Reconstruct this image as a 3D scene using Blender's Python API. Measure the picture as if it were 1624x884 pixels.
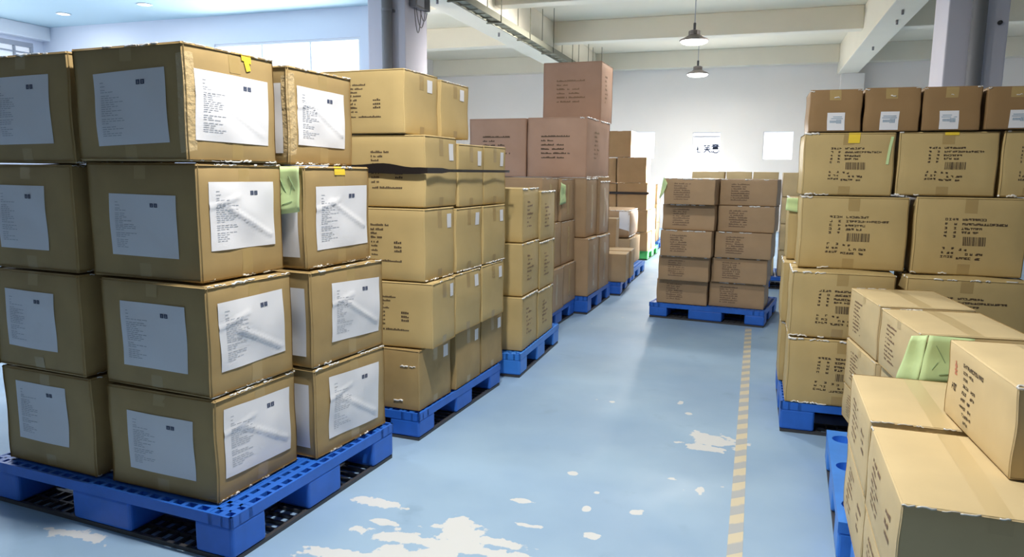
import bpy, math, random
from math import sin, cos, pi
from mathutils import Matrix, Vector
random.seed(7)
S = bpy.context.scene
for o in list(bpy.data.objects): bpy.data.objects.remove(o)
COL = S.collection
# ------------------------------------------------------------------ camera
F, PITCH, ROLL, YAW, HC = 1152.2, 0.14576, 0.01022, 0.32181, 1.5
fw = Vector((-sin(YAW)*cos(PITCH), cos(YAW)*cos(PITCH), -sin(PITCH)))
rt0 = Vector((cos(YAW), sin(YAW), 0)); up0 = rt0.cross(fw)
rt = cos(ROLL)*rt0 + sin(ROLL)*up0; up = -sin(ROLL)*rt0 + cos(ROLL)*up0
cam = bpy.data.cameras.new('camera'); cam.sensor_width = 36; cam.lens = F/1624*36; cam.clip_start = .05; cam.clip_end = 200
co = bpy.data.objects.new('camera', cam); COL.objects.link(co)
co.matrix_world = Matrix(((rt.x, up.x, -fw.x, 0), (rt.y, up.y, -fw.y, 0), (rt.z, up.z, -fw.z, HC), (0, 0, 0, 1)))
S.camera = co
# ------------------------------------------------------------------ light and exposure
S.view_settings.view_transform = 'Standard'; S.view_settings.look = 'None'
S.view_settings.gamma = 1; S.view_settings.use_curve_mapping = False
S.view_settings.exposure = -0.06
W = bpy.data.worlds.new('world'); S.world = W; W.use_nodes = True
W.node_tree.nodes['Background'].inputs[0].default_value = (.92, .95, 1, 1)
W.node_tree.nodes['Background'].inputs[1].default_value = .11
LAMP_W = 115; NEAR_W = 132
def area(name, loc, rot, sx, sy, w, col, spread=pi):
    l = bpy.data.lights.new(name, 'AREA'); l.shape = 'RECTANGLE'; l.size = sx; l.size_y = sy; l.energy = w; l.color = col; l.spread = spread
    o = bpy.data.objects.new(name, l); COL.objects.link(o); o.location = loc; o.rotation_euler = rot; return o
# daylight through the windows of the partition wall, the left wall and the back wall
area('daylight_partition', (-7.3, 10.22, 2.75), (-pi/2, 0, 0), 2.8, 1.7, 105, (.86, .92, 1))
area('daylight_left', (-12.4, 7.0, 2.6), (0, -pi/2, 0), 1.8, 5, 90, (.84, .92, 1))
area('daylight_back_door', (-1.35, 20.2, 1.4), (-pi/2, 0, 0), 1.3, 2.4, 160, (1, .97, .95))
area('added_right_light', (7.8, 16.8, 1.9), (0, pi/2, .40), 1.4, 2.5, 1100, (1, .95, .9), .36)  # added light from the right to brighten the far left stack
pt = bpy.data.lights.new('wall_glow', 'SPOT'); pt.energy = 55; pt.spot_size = 1.9; pt.spot_blend = 1; pt.shadow_soft_size = .25; pt.color = (1, .97, .95)  # added spot without a known source, brightens the back wall
po = bpy.data.objects.new('wall_glow', pt); COL.objects.link(po); po.location = (-1.3, 18.9, .55); po.rotation_euler = (pi/2+.12, 0, 0)
# ------------------------------------------------------------------ materials
def mat(name, col, rough=.6, metal=0, emit=None, es=1, coat=0, spec=.5, noise=None, bump=None, alpha=1):
    m = bpy.data.materials.new(name); m.use_nodes = True; nt = m.node_tree; b = nt.nodes['Principled BSDF']
    b.inputs['Base Color'].default_value = (*col, 1); b.inputs['Roughness'].default_value = rough; b.inputs['Metallic'].default_value = metal
    b.inputs['Coat Weight'].default_value = coat; b.inputs['Coat Roughness'].default_value = .22; b.inputs['Specular IOR Level'].default_value = spec
    if emit: b.inputs['Emission Color'].default_value = (*emit, 1); b.inputs['Emission Strength'].default_value = es
    b.inputs['Alpha'].default_value = alpha
    tc = nt.nodes.new('ShaderNodeTexCoord')
    if noise:
        sc, amt = noise
        n = nt.nodes.new('ShaderNodeTexNoise'); n.inputs['Scale'].default_value = sc; n.inputs['Detail'].default_value = 5
        nt.links.new(tc.outputs['Object'], n.inputs['Vector'])
        r = nt.nodes.new('ShaderNodeMapRange'); r.inputs[1].default_value = .3; r.inputs[2].default_value = .7; r.inputs[3].default_value = 1-amt; r.inputs[4].default_value = 1+amt
        nt.links.new(n.outputs['Fac'], r.inputs[0])
        mx = nt.nodes.new('ShaderNodeVectorMath'); mx.operation = 'SCALE'; mx.inputs[0].default_value = col
        nt.links.new(r.outputs[0], mx.inputs['Scale']); nt.links.new(mx.outputs[0], b.inputs['Base Color'])
    if bump:
        sc, st, target = bump
        n = nt.nodes.new('ShaderNodeTexNoise'); n.inputs['Scale'].default_value = sc; n.inputs['Detail'].default_value = 3
        mp = nt.nodes.new('ShaderNodeMapping'); nt.links.new(tc.outputs['Object'], mp.inputs[0]); mp.inputs['Scale'].default_value = (1, 1, .35) if target == 'coat' else (1, 1, 1)
        nt.links.new(mp.outputs[0], n.inputs['Vector'])
        bp = nt.nodes.new('ShaderNodeBump'); bp.inputs['Strength'].default_value = st; bp.inputs['Distance'].default_value = .01
        nt.links.new(n.outputs['Fac'], bp.inputs['Height']); nt.links.new(bp.outputs[0], b.inputs['Coat Normal' if target == 'coat' else 'Normal'])
    return m
M = dict(
 kraft=mat('kraft_card', (.385, .27, .115), .75, coat=.12, noise=(7, .08), bump=(14, .5, 'coat')),
 tan=mat('tan_card', (.52, .39, .175), .72, coat=.12, noise=(5, .06), bump=(14, .5, 'coat')),
 pale=mat('pale_card', (.66, .52, .29), .75, coat=.05, noise=(5, .05)),
 pink=mat('pinkish_card', (.50, .315, .225), .75, noise=(5, .05), coat=.05),
 brown=mat('brown_card', (.42, .28, .16), .72, coat=.2, noise=(6, .06), bump=(16, .6, 'coat')),
 rust=mat('rust_brown_card', (.29, .175, .075), .7, noise=(6, .06), coat=.1),
 far=mat('far_card', (.46, .33, .19), .75, noise=(6, .05)),
 tape=mat('packing_tape', (.42, .30, .125), .3, coat=.4), paletape=mat('clear_tape', (.63, .49, .265), .35, coat=.3),
 ink=mat('black_ink', (.075, .05, .03), .7),
 faint=mat('faint_ink', (.26, .165, .10), .75),
 stamp=mat('stamp_ink', (.20, .13, .085), .75), ctape=mat('crinkled_clear_tape', (.55, .42, .23), .25, coat=.8, bump=(40, .8, 'n')),
 red=mat('red_ink', (.6, .22, .13), .7),
 paper=mat('white_paper', (.78, .79, .84), .6, bump=(9, .07, 'n'), spec=.3),
 greyink=mat('grey_print', (.42, .45, .52), .6),
 darkprint=mat('dark_print', (.07, .09, .16), .6),
 blueprint=mat('blue_print', (.25, .36, .48), .6),
 yellow=mat('yellow_tape', (.86, .62, .05), .5),
 green=mat('green_paper', (.60, .78, .40), .6, bump=(12, .3, 'n')),
 greenink=mat('green_pencil', (.25, .38, .22), .6),
 film=mat('stretch_film_glints', (.95, .95, .93), .12, alpha=.9, spec=1.0, coat=1),  # near-opaque white stands in for glints on the clear film
 strap=mat('black_film', (.012, .010, .012), .35),
 blue=mat('blue_plastic', (.022, .14, .62), .42, noise=(9, .10)),
 lblue=mat('light_blue_plastic', (.045, .24, .80), .4, noise=(9, .08)),
 gplastic=mat('green_plastic', (.10, .62, .16), .45),
 wall=mat('white_plaster', (.86, .82, .78), .85, noise=(1.2, .015)),
 coolwall=mat('cool_white_plaster', (.76, .78, .86), .85),
 ceil=mat('cream_ceiling', (.76, .71, .57), .85, noise=(1.0, .02)),
 ceilw=mat('bluish_ceiling', (.50, .64, .68), .8),
 beam=mat('cream_beam', (.78, .73, .60), .85, noise=(1.5, .02)),
 col=mat('lilac_white_paint', (.72, .70, .78), .7),
 pipe=mat('grey_pipe', (.21, .21, .225), .6),
 tray=mat('galvanised_tray', (.15, .15, .105), .6),
 dark=mat('dark_grey', (.05, .05, .055), .5),
 greyp=mat('grey_plastic', (.22, .21, .22), .5),
 alu=mat('lamp_metal', (.24, .21, .20), .5, metal=.2),
 lamp=mat('lamp_diffuser', (1, 1, 1), .5, emit=(1, .98, .93), es=6),
 down=mat('downlight_lens', (1, 1, 1), .5, emit=(1, 1, 1), es=4),
 pane=mat('bright_window_glass', (.9, .95, 1), .3, emit=(.97, .98, 1), es=2.2),
 pane2=mat('grey_window_glass', (.6, .65, .7), .3, emit=(.72, .77, .84), es=.62),
 frame=mat('white_frame', (.82, .82, .84), .5),
 mull=mat('grey_mullion', (.42, .43, .47), .5),
)
# ------------------------------------------------------------------ helpers
def link(name, verts, faces, m, parent=None, smooth=False, loc=None, rotz=0):
    me = bpy.data.meshes.new(name); me.from_pydata([tuple(v) for v in verts], [], faces); me.update()
    me.materials.append(M[m] if isinstance(m, str) else m)
    if smooth: me.polygons.foreach_set('use_smooth', [True]*len(me.polygons))
    o = bpy.data.objects.new(name, me); COL.objects.link(o)
    if parent: o.parent = parent
    if loc is not None: o.location = loc
    o.rotation_euler.z = rotz
    return o
def thing(name, label, cat, loc, rotz=0, group=None):
    o = bpy.data.objects.new(name, None); COL.objects.link(o); o.empty_display_size = .1
    o.location = loc; o.rotation_euler.z = rotz; o['label'] = label; o['category'] = cat
    if group: o['group'] = group
    return o
def tag(o, label, cat, group=None):
    o['label'] = label; o['category'] = cat
    if group: o['group'] = group
    return o
def struct(o): o['kind'] = 'structure'; return o
class MB:
    def __init__(s): s.v = []; s.f = []
    def box(s, x0, y0, z0, x1, y1, z1):
        n = len(s.v); s.v += [(x, y, z) for z in (z0, z1) for y in (y0, y1) for x in (x0, x1)]
        s.f += [tuple(n+i for i in f) for f in ((0, 2, 3, 1), (4, 5, 7, 6), (0, 1, 5, 4), (2, 6, 7, 3), (0, 4, 6, 2), (1, 3, 7, 5))]
        return s
    def lathe(s, prof, cx=0, cy=0, n=24, z0=0):
        b = len(s.v)
        for r, z in prof: s.v += [(cx+r*cos(2*pi*i/n), cy+r*sin(2*pi*i/n), z0+z) for i in range(n)]
        for k in range(len(prof)-1):
            for i in range(n):
                j = (i+1) % n; s.f.append((b+k*n+i, b+k*n+j, b+(k+1)*n+j, b+(k+1)*n+i))
        s.f.append(tuple(b+i for i in reversed(range(n)))); s.f.append(tuple(b+(len(prof)-1)*n+i for i in range(n)))
        return s
    def tube(s, pts, r, n=8):
        b = len(s.v); P = [Vector(p) for p in pts]
        for i, p in enumerate(P):
            d = (P[min(i+1, len(P)-1)]-P[max(i-1, 0)]).normalized()
            a = d.orthogonal().normalized() if i == 0 else (a-d*a.dot(d)).normalized()
            c = d.cross(a); s.v += [tuple(p+r*(cos(2*pi*k/n)*a+sin(2*pi*k/n)*c)) for k in range(n)]
        for i in range(len(P)-1):
            for k in range(n):
                j = (k+1) % n; s.f.append((b+i*n+k, b+i*n+j, b+(i+1)*n+j, b+(i+1)*n+k))
        s.f.append(tuple(b+k for k in reversed(range(n)))); s.f.append(tuple(b+(len(P)-1)*n+k for k in range(n)))
        return s
    def quad(s, a, b, c, d): n = len(s.v); s.v += [a, b, c, d]; s.f.append((n, n+1, n+2, n+3)); return s
    def out(s, name, m, parent=None, smooth=False, loc=None, rotz=0): return link(name, s.v, s.f, m, parent, smooth, loc, rotz)
def bevel(o, w=.006, seg=2):
    b = o.modifiers.new('bevel', 'BEVEL'); b.width = w; b.segments = seg; b.limit_method = 'ANGLE'; return o
# ------------------------------------------------------------------ the hall
ZB, ZC, YW = 4.0, 4.7, 20.4
def floor_material():
    m = bpy.data.materials.new('blue_epoxy_floor'); m.use_nodes = True; nt = m.node_tree; N = nt.nodes; L = nt.links; b = N['Principled BSDF']
    tc = N.new('ShaderNodeTexCoord'); P = tc.outputs['Object']
    def noise(sc, det=4, vec=None):
        n = N.new('ShaderNodeTexNoise'); n.inputs['Scale'].default_value = sc; n.inputs['Detail'].default_value = det; L.new(vec or P, n.inputs['Vector']); return n
    def ramp(src, a, b_, c0=0, c1=1):
        r = N.new('ShaderNodeMapRange'); r.interpolation_type = 'SMOOTHSTEP'
        for i, v in ((1, a), (2, b_), (3, c0), (4, c1)): r.inputs[i].default_value = v
        L.new(src, r.inputs[0]); return r.outputs[0]
    def mth(op, a, b_=None):
        n = N.new('ShaderNodeMath'); n.operation = op
        for i, v in enumerate((a, b_)):
            if v is None: continue
            if isinstance(v, (int, float)): n.inputs[i].default_value = v
            else: L.new(v, n.inputs[i])
        return n.outputs[0]
    def mix(f, a, c):
        n = N.new('ShaderNodeMix'); n.data_type = 'RGBA'; L.new(f, n.inputs[0])
        if isinstance(a, tuple): n.inputs[6].default_value = (*a, 1)
        else: L.new(a, n.inputs[6])
        n.inputs[7].default_value = (*c, 1); return n.outputs[2]
    base = mix(ramp(noise(1.1).outputs['Fac'], .35, .68), (.255, .40, .60), (.32, .475, .66))
    base = mix(ramp(noise(3.1, 6).outputs['Fac'], .62, .75, 0, .5), base, (.20, .32, .48))
    # worn patches where the paint has peeled to pale screed (x, y, rx, ry)
    spots = [(-1.30, 2.52, .17, .05), (-1.12, 2.66, .10, .10), (-1.02, 2.53, .22, .05), (-1.20, 2.42, .16, .07), (-.92, 2.62, .10, .03), (-.75, 2.46, .12, .03), (-1.55, 2.78, .13, .035),
             (-.84, 2.80, .06, .02), (-.13, 4.12, .13, .10), (-.19, 3.98, .11, .05), (-.43, 3.08, .03, .025), (-.32, 3.50, .03, .03), (-.64, 3.22, .025, .03), (-.18, 3.42, .02, .05),
             (-.56, 2.80, .05, .03), (-.80, 3.40, .02, .02), (-1.45, 2.62, .05, .02), (-.83, 4.62, .02, .02), (-.4, 4.75, .018, .03), (-.33, 4.55, .015, .02), (-2.56, 2.10, .13, .04), (-2.2, 1.75, .2, .05), (-.65, 3.04, .018, .02),
             (-.95, 3.02, .05, .02), (-1.28, 2.30, .3, .06), (-.9, 2.36, .15, .04)]
    nz = noise(7, 5); nz2 = noise(23, 3)
    wob = mth('ADD', mth('MULTIPLY', mth('SUBTRACT', nz.outputs['Fac'], .5), 3.2), mth('MULTIPLY', mth('SUBTRACT', nz2.outputs['Fac'], .5), 1.5))
    acc = None
    for x, y, rx, ry in spots:
        mp = N.new('ShaderNodeMapping'); mp.vector_type = 'POINT'; L.new(P, mp.inputs[0])
        mp.inputs['Location'].default_value = (-x/rx, -y/ry, 0); mp.inputs['Scale'].default_value = (1/rx, 1/ry, 0)
        ln = N.new('ShaderNodeVectorMath'); ln.operation = 'LENGTH'; L.new(mp.outputs[0], ln.inputs[0])
        acc = ln.outputs['Value'] if acc is None else mth('MINIMUM', acc, ln.outputs['Value'])
    patch = ramp(mth('ADD', acc, wob), 1.12, .98)
    # loose flecks all over
    fl = ramp(noise(9, 8).outputs['Fac'], .735, .75)
    c = mix(mth('MULTIPLY', fl, .7), base, (.66, .66, .66))
    c = mix(mth('MULTIPLY', patch, .72), c, (.74, .72, .69))
    L.new(c, b.inputs['Base Color'])
    L.new(ramp(noise(2.3).outputs['Fac'], .3, .7, .42, .58), b.inputs['Roughness'])
    bp = N.new('ShaderNodeBump'); bp.inputs['Strength'].default_value = .12; bp.inputs['Distance'].default_value = .004; L.new(nz.outputs['Fac'], bp.inputs['Height']); L.new(bp.outputs[0], b.inputs['Normal'])
    return m
struct(MB().box(-12.5, -4, -.15, 8, YW, 0).out('floor', floor_material()))
struct(MB().box(-4.62, -4, ZC, 8, YW, ZC+.12).box(-12.5, 10.4, ZC, -4.62, YW, ZC+.12).out('ceiling', 'ceil'))
struct(MB().box(-12.5, -4, ZB, -4.9, 10.30, ZB+.12).out('ceiling', 'ceilw'))
# back wall with openings for three windows
YF = YW
def wall_with_holes(name, m, axis, c, t, u0, u1, z0, z1, holes):
    mb = MB(); xs = sorted({u0, u1, *[h[0] for h in holes], *[h[1] for h in holes]})
    for a, b in zip(xs, xs[1:]):
        hs = sorted([(h[2], h[3]) for h in holes if h[0] <= a+1e-6 and h[1] >= b-1e-6]); z = z0
        for p, q in hs+[(z1, z1)]:
            if p > z+1e-6:
                if axis == 'x': mb.box(a, c, z, b, c+t, p)
                else: mb.box(c, a, z, c+t, b, p)
            z = q
    return struct(mb.out(name, m))
wall_with_holes('wall_back', 'wall', 'x', YW, .2, -9.4, 8, 0, ZC+.12, [(-3.44, -2.72, 1.90, 2.63), (-1.72, -1.0, 0, 2.60), (.08, .82, 1.88, 2.61)])
wall_with_holes('wall_partition', 'coolwall', 'x', 10.30, .12, -12.5, -4.95, 0, ZB+.7, [(-8.7, -5.95, 1.7, 3.55)])
wall_with_holes('wall_left', 'coolwall', 'y', -12.62, .12, -4, 10.42, 0, ZB+.7, [(-3.5, 10.1, 2.0, 3.70)])
struct(MB().box(-9.32, 10.42, 0, -9.2, YW, ZC).out('wall_left', 'wall'))
struct(MB().box(8, -4, 0, 8.15, YW+.2, ZC+.12).out('wall_right', 'coolwall'))
n_tr = [0]
def trim(mb, m):
    n_tr[0] += 1; return struct(bevel(mb.out('trim_%d' % n_tr[0], m), .012))
trim(MB().box(-4.9, -4, ZB, -4.35, YW, ZC), 'beam')
trim(MB().box(1.74, -4, ZB, 2.2, YW, ZC), 'beam')
for y in (1.2, 4.9, 8.6, 12.3, 16.0, YW):
    trim(MB().box(-4.35, y-.32, 4.26, 1.74, y-.002, ZC), 'beam')
    trim(MB().box(2.2, y-.32, 4.26, 8, y-.002, ZC), 'beam')
    if y > 11: trim(MB().box(-9.2, y-.32, 4.26, -4.9, y-.002, ZC), 'beam')
for x in (-4.90, 1.74):
    trim(MB().box(x, 8.68, 0, x+.54, 9.33, ZB), 'col')
trim(MB().box(1.82, YW-.25, 0, 2.36, YW, ZB), 'wall')
trim(MB().box(-12.5, -4, 3.76, -12.30, 10.3, ZB), 'frame')
# windows: frame, bars and glass
def window(n, x0, x1, z0, z1, y, bars_x, bars_z, pane='pane', fr='frame', t=.05):
    r = bpy.data.objects.new('window_%d' % n, None); COL.objects.link(r); struct(r); r.location = ((x0+x1)/2, y, z0); w = (x1-x0)/2; h = z1-z0
    f = MB().box(-w, 0, 0, -w+t, .07, h).box(w-t, 0, 0, w, .07, h).box(-w+t, 0, 0, w-t, .07, t).box(-w+t, 0, h-t, w-t, .07, h)
    for b in bars_x: f.box(-w+b*2*w-t*.35, .01, t, -w+b*2*w+t*.35, .06, h-t)
    for b in bars_z: f.box(-w+t, .012, b*h-t*.35, w-t, .058, b*h+t*.35)
    f.out('window_frame', fr, r)
    MB().box(-w+t, .03, t, w-t, .04, h-t).out('pane', pane, r)
    return r
window(1, -8.7, -5.95, 1.7, 3.55, 10.32, (.333, .667), (), t=.04)
window(2, -3.44, -2.72, 1.90, 2.63, YW+.06, (), (), t=.02)
window(4, .08, .82, 1.88, 2.61, YW+.06, (), (), t=.02)
# glazed back door with a transom bar and three dark written characters on its film
d = window(3, -1.72, -1.0, 0, 2.60, YW+.06, (), (), t=.02); d.name = 'door_1'
MB().box(-.34, .0, 2.47, .34, .03, 2.51).out('transom', 'mull', d)
def cjk(x, z, s, strokes):
    mb = MB()
    for (x0, z0, x1, z1) in strokes:
        dx, dz = x1-x0, z1-z0; l = math.hypot(dx, dz) or 1; nx, nz = -dz/l*.075, dx/l*.075
        q = [(x+s*(a), .024, z+s*(b)) for a, b in ((x0-nx, z0-nz), (x1-nx, z1-nz), (x1+nx, z1+nz), (x0+nx, z0+nz))]
        mb.quad(*q)
    return mb
xiao = [(.2, .95, .1, .75), (.15, .85, .4, .85), (.6, .95, .5, .75), (.55, .85, .85, .85), (.2, .62, .8, .66), (.1, .42, .9, .44), (.5, .65, .45, .4), (.45, .4, .1, .02), (.5, .4, .92, .02)]
yi = [(.5, 1, .5, .9), (.15, .88, .85, .88), (.3, .85, .35, .75), (.7, .85, .65, .75), (.05, .72, .95, .72), (.25, .62, .75, .62), (.25, .45, .75, .45), (.25, .53, .75, .53), (.25, .62, .25, .37), (.75, .62, .75, .37), (.1, .2, .2, .02), (.3, .25, .35, .02), (.35, .02, .75, .02), (.75, .02, .78, .15), (.85, .27, .95, .12)]
shi = [(.3, .9, .3, .1), (.1, .5, .5, .55), (.3, .1, .6, .05), (.6, .05, .7, .2)]
mb = MB()
for i, (g, s_) in enumerate(((shi, .19), (xiao, .22), (yi, .24))):
    c = cjk(-.30+.2*i+.02, 2.06, s_, g); n0 = len(mb.v); mb.v += c.v; mb.f += [tuple(n0+k for k in f) for f in c.f]
mb.out('door_lettering', 'darkprint', d)
# the row of gridded windows in the left wall
r = bpy.data.objects.new('window_5', None); COL.objects.link(r); struct(r); r.location = (-12.6, 0, 2.0)
f = MB(); f.box(0, -3.5, 0, .1, 10.1, .05).box(0, -3.5, 1.62, .1, 10.1, 1.70)
k = 0; y = -3.5
while y < 10.11:
    w = .07 if k % 4 == 0 else .025
    f.box(.0, y-w/2, .05, .09, y+w/2, 1.62); y += .34; k += 1
for z in (.35, .68, 1.0, 1.32, 1.52): f.box(.01, -3.5, z-.012, .08, 10.1, z+.012)
f.out('window_frame', 'mull', r); MB().box(.03, -3.5, .05, .04, 10.1, 1.62).out('pane', 'pane2', r)
# window added outside the picture to give the light from the right a source
r = bpy.data.objects.new('window_6', None); COL.objects.link(r); struct(r); r.location = (7.93, 16.8, 1.2)
f = MB().box(0, -1.3, 0, .07, -1.25, 1.4).box(0, 1.25, 0, .07, 1.3, 1.4).box(0, -1.25, 0, .07, 1.25, .05).box(0, -1.25, 1.35, .07, 1.25, 1.4).box(.01, -.02, .05, .06, .02, 1.35)
f.out('window_frame', 'frame', r); MB().box(.03, -1.25, .05, .04, 1.25, 1.35).out('pane', 'pane', r)
# ------------------------------------------------------------------ cartons
class Box:
    """a soft-edged carton w x d x h; local origin at the centre of its base"""
    def __init__(s, w, d, h, seed, bulge=.006, r=.009):
        s.half = (w/2-.0015, d/2-.0015, h/2-.0005); s.h = h; s.r = r; s.B = bulge
        rd = random.Random(seed); s.ph = [rd.uniform(0, 6.28) for _ in range(12)]; s.rd = rd
    AX = {'F': (0, 2, 1, -1, 1, 1), 'K': (0, 2, 1, 1, -1, 1), 'R': (1, 2, 0, 1, 1, 1), 'L': (1, 2, 0, -1, -1, 1), 'T': (0, 1, 2, 1, 1, 1), 'D': (0, 1, 2, -1, 1, -1)}
    def at(s, face, a, b, off=0.):
        ia, ib, n, sg, sa, sb = s.AX[face]; H = s.half; r = s.r
        q = [0, 0, 0]; q[ia] = a*sa*H[ia]; q[ib] = b*sb*H[ib]; q[n] = sg*(H[n]-.8*s.B)
        inn = [max(-(H[i]-r), min(H[i]-r, q[i])) for i in range(3)]; inn[n] = sg*(H[n]-.8*s.B-r)
        dd = [q[i]-inn[i] for i in range(3)]; l = math.sqrt(sum(x*x for x in dd)) or 1
        p = [inn[i]+dd[i]*r/l for i in range(3)]
        k = 'FKRLTD'.index(face); e = (1-a*a)*(1-b*b)
        if face != 'D': p[n] += sg*s.B*e*(.75+.25*sin(3*a+s.ph[k])) + sg*.25*s.B*e*sin(5*b+4*a+s.ph[k+1])
        # crushed, slightly skewed outline
        x, y, z = p
        t = (z/H[2])
        x += .0018*sin(4*t+s.ph[7]); y += .0018*sin(4*t+s.ph[8])
        if off:
            nv = [0, 0, 0]; nv[n] = sg; x += nv[0]*off; y += nv[1]*off; z += nv[2]*off
        return (x, y, z+H[2])
    def body(s, m, parent):
        n = 8; r = s.r; V = {}; verts = []; faces = []
        for face in 'FKRLTD':
            ia, ib = s.AX[face][:2]
            def ticks(i):
                H = s.half[i]; t = r/H; return [-1, -1+.35*t, -1+t] + [(-1+t)+(2-2*t)*k/n for k in range(1, n)] + [1-t, 1-.35*t, 1]
            ta, tb = ticks(ia), ticks(ib); idx = {}
            for i, a in enumerate(ta):
                for j, b in enumerate(tb):
                    p = s.at(face, a, b); key = tuple(round(c, 5) for c in p)
                    if key not in V: V[key] = len(verts); verts.append(p)
                    idx[i, j] = V[key]
            for i in range(len(ta)-1):
                for j in range(len(tb)-1):
                    q = (idx[i, j], idx[i+1, j], idx[i+1, j+1], idx[i, j+1])
                    if face == 'K': pass
                    q = tuple(dict.fromkeys(q))
                    if len(q) > 2: faces.append(q)
        o = link('carton_body', verts, faces, m, parent, True)
        o.data.validate(); return o
    def patch(s, mb, face, u0, v0, u1, v1, off=.0012, n=1, rot=0, m=None, skew=0):
        """u,v in 0..1 of the face"""
        cu, cv = (u0+u1)/2, (v0+v1)/2; ia, ib = s.AX[face][:2]; asp = s.half[ia]/s.half[ib]
        nx = n if isinstance(n, int) else n[0]; ny = n if isinstance(n, int) else n[1]; b0 = len(mb.v)
        for j in range(ny+1):
            for i in range(nx+1):
                u = u0+(u1-u0)*i/nx-cu; v = v0+(v1-v0)*j/ny-cv; v += skew*u
                uu = u*cos(rot)-v/asp*sin(rot); vv = u*asp*sin(rot)+v*cos(rot)
                a = max(-1, min(1, 2*(cu+uu)-1)); b = max(-1, min(1, 2*(cv+vv)-1))
                mb.v.append(s.at(face, a, b, off + (0 if m is None else m(i/nx, j/ny))))
        for j in range(ny):
            for i in range(nx):
                q = b0+j*(nx+1)+i; mb.f.append((q, q+1, q+nx+2, q+nx+1))
TR = lambda u0, v0, u1, v1: (lambda u, v: (u0+(u1-u0)*u, v0+(v1-v0)*v))
def glyph(bx, mb, face, u, v, du, dv, rd, off=.0012, rot=0):
    """one dense little printed character"""
    for k in range(4):
        if k % 2: x = u+du*rd.choice((.05, .4, .75)); bx.patch(mb, face, x, v+.05*dv, x+du*.26, v+dv*.95, off)
        else: y = v+dv*rd.choice((.0, .38, .74)); bx.patch(mb, face, u+.02*du, y, u+.98*du, y+dv*.26, off)
def line(bx, mb, face, u0, u1, v, dv, rd, off=.0012, dens=.85, du=None):
    du = du or dv*.6; u = u0
    while u < u1-du*.5:
        if rd.random() < dens: 
            k = rd.choice((.55, .75, .95)); bx.patch(mb, face, u, v, u+du*.82, v+dv*k, off)
        u += du
def tape(bx, face, c, wd, v0, v1, parent, m='tape', vertical=True, n=6):
    mb = MB()
    if vertical: bx.patch(mb, face, c-wd/2, v0, c+wd/2, v1, .0006, (1, n))
    else: bx.patch(mb, face, v0, c-wd/2, v1, c+wd/2, .0006, (n, 1))
    return mb.out('packing_tape', m, parent, True)
def crinkle(bx, parent, edges, seed, amt=.006, gap=.35):
    """rucks of stretch film along carton edges, white standing in for glints: (face, v, u0, u1)"""
    rd = random.Random(seed*13+5); mb = MB()
    for face, v, u0, u1 in edges:
        u = u0
        while u < u1:
            l = rd.uniform(.03, .11)
            if rd.random() > gap:
                n = 4; pts = []
                for i in range(n+1):
                    uu = min(u+l*i/n, .995); vv = v+rd.uniform(-.014, .014)
                    pts.append(bx.at(face, 2*uu-1, max(-.985, min(.985, 2*vv-1)), .002))
                mb.tube(pts, rd.uniform(.35, 1.0)*amt*.6, 5)
            u += l*rd.uniform(.9, 1.3)
    if mb.v: mb.out('stretch_film_glints', 'film', parent, True)
# ------------------------------------------------------------------ printing and labels on cartons
def paper(bx, root, face, u0, v0, u1, v1, seed, rot=0., crease=0., mark=.62, skew=0.):
    rd = random.Random(seed); f1, f2 = rd.uniform(0, 6), rd.uniform(0, 6); k = rd.uniform(.3, .8)
    def relief(a, b):
        if not crease: return .0004*sin(7*a+f1)*sin(5*b+f2)
        t = abs((b-.5)-(-.7 if seed % 2 else .8)*(a-k)); s2 = abs((b-.7)-.35*(a-.2))
        g = (max(0, 1-t/.05)*(1 if .25 < a < .95 else 0) + .7*max(0, 1-s2/.045)*(1 if a < .45 else 0))
        return crease*(.006*g + .0016*(sin(9*a+f1)*sin(8*b+f2)))+.0004
    mb = MB(); bx.patch(mb, face, u0, v0, u1, v1, .0022, 26, rot, relief, skew)
    p = mb.out('paper_label', 'paper', root, True)
    cu, cv = (u0+u1)/2, (v0+v1)/2; ia, ib = bx.AX[face][:2]; asp = bx.half[ia]/bx.half[ib]
    def sub(mb, a0, b0, a1, b1):
        # place a small mark at label coordinates, following the tilt of the sheet
        ca, cb = (a0+a1)/2, (b0+b1)/2; uu, vv = (ca-.5)*(u1-u0), (cb-.5)*(v1-v0); vv += skew*uu
        x = cu+uu*cos(rot)-vv/asp*sin(rot); y = cv+uu*asp*sin(rot)+vv*cos(rot); hw, hh = (a1-a0)*(u1-u0)/2, (b1-b0)*(v1-v0)/2
        bx.patch(mb, face, x-hw, y-hh, x+hw, y+hh, .0032+relief(ca, cb)*1.0, 1, rot)
    g = MB(); y = .86
    for i in range(22):
        if i in (1, 2, 4, 14, 17): y -= .02
        n = rd.choice((2, 3, 4, 5, 6)) if i > 2 else 1
        a = .09
        for _ in range(n):
            w = rd.uniform(.03, .07)
            if a+w < .42: sub(g, a, y, a+w, y+.009)
            a += w+.012
        y -= .03
    g.out('label_print', 'greyink', p)
    g = MB()
    for i in range(2):
        a = mark+i*.062
        sub(g, a, .80, a+.018, .865); sub(g, a+.014, .845, a+.05, .865); sub(g, a+.034, .80, a+.052, .865); sub(g, a+.012, .80, a+.046, .816); sub(g, a+.016, .825, a+.042, .838)
    g.out('label_mark', 'darkprint', p)
    return p
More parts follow.
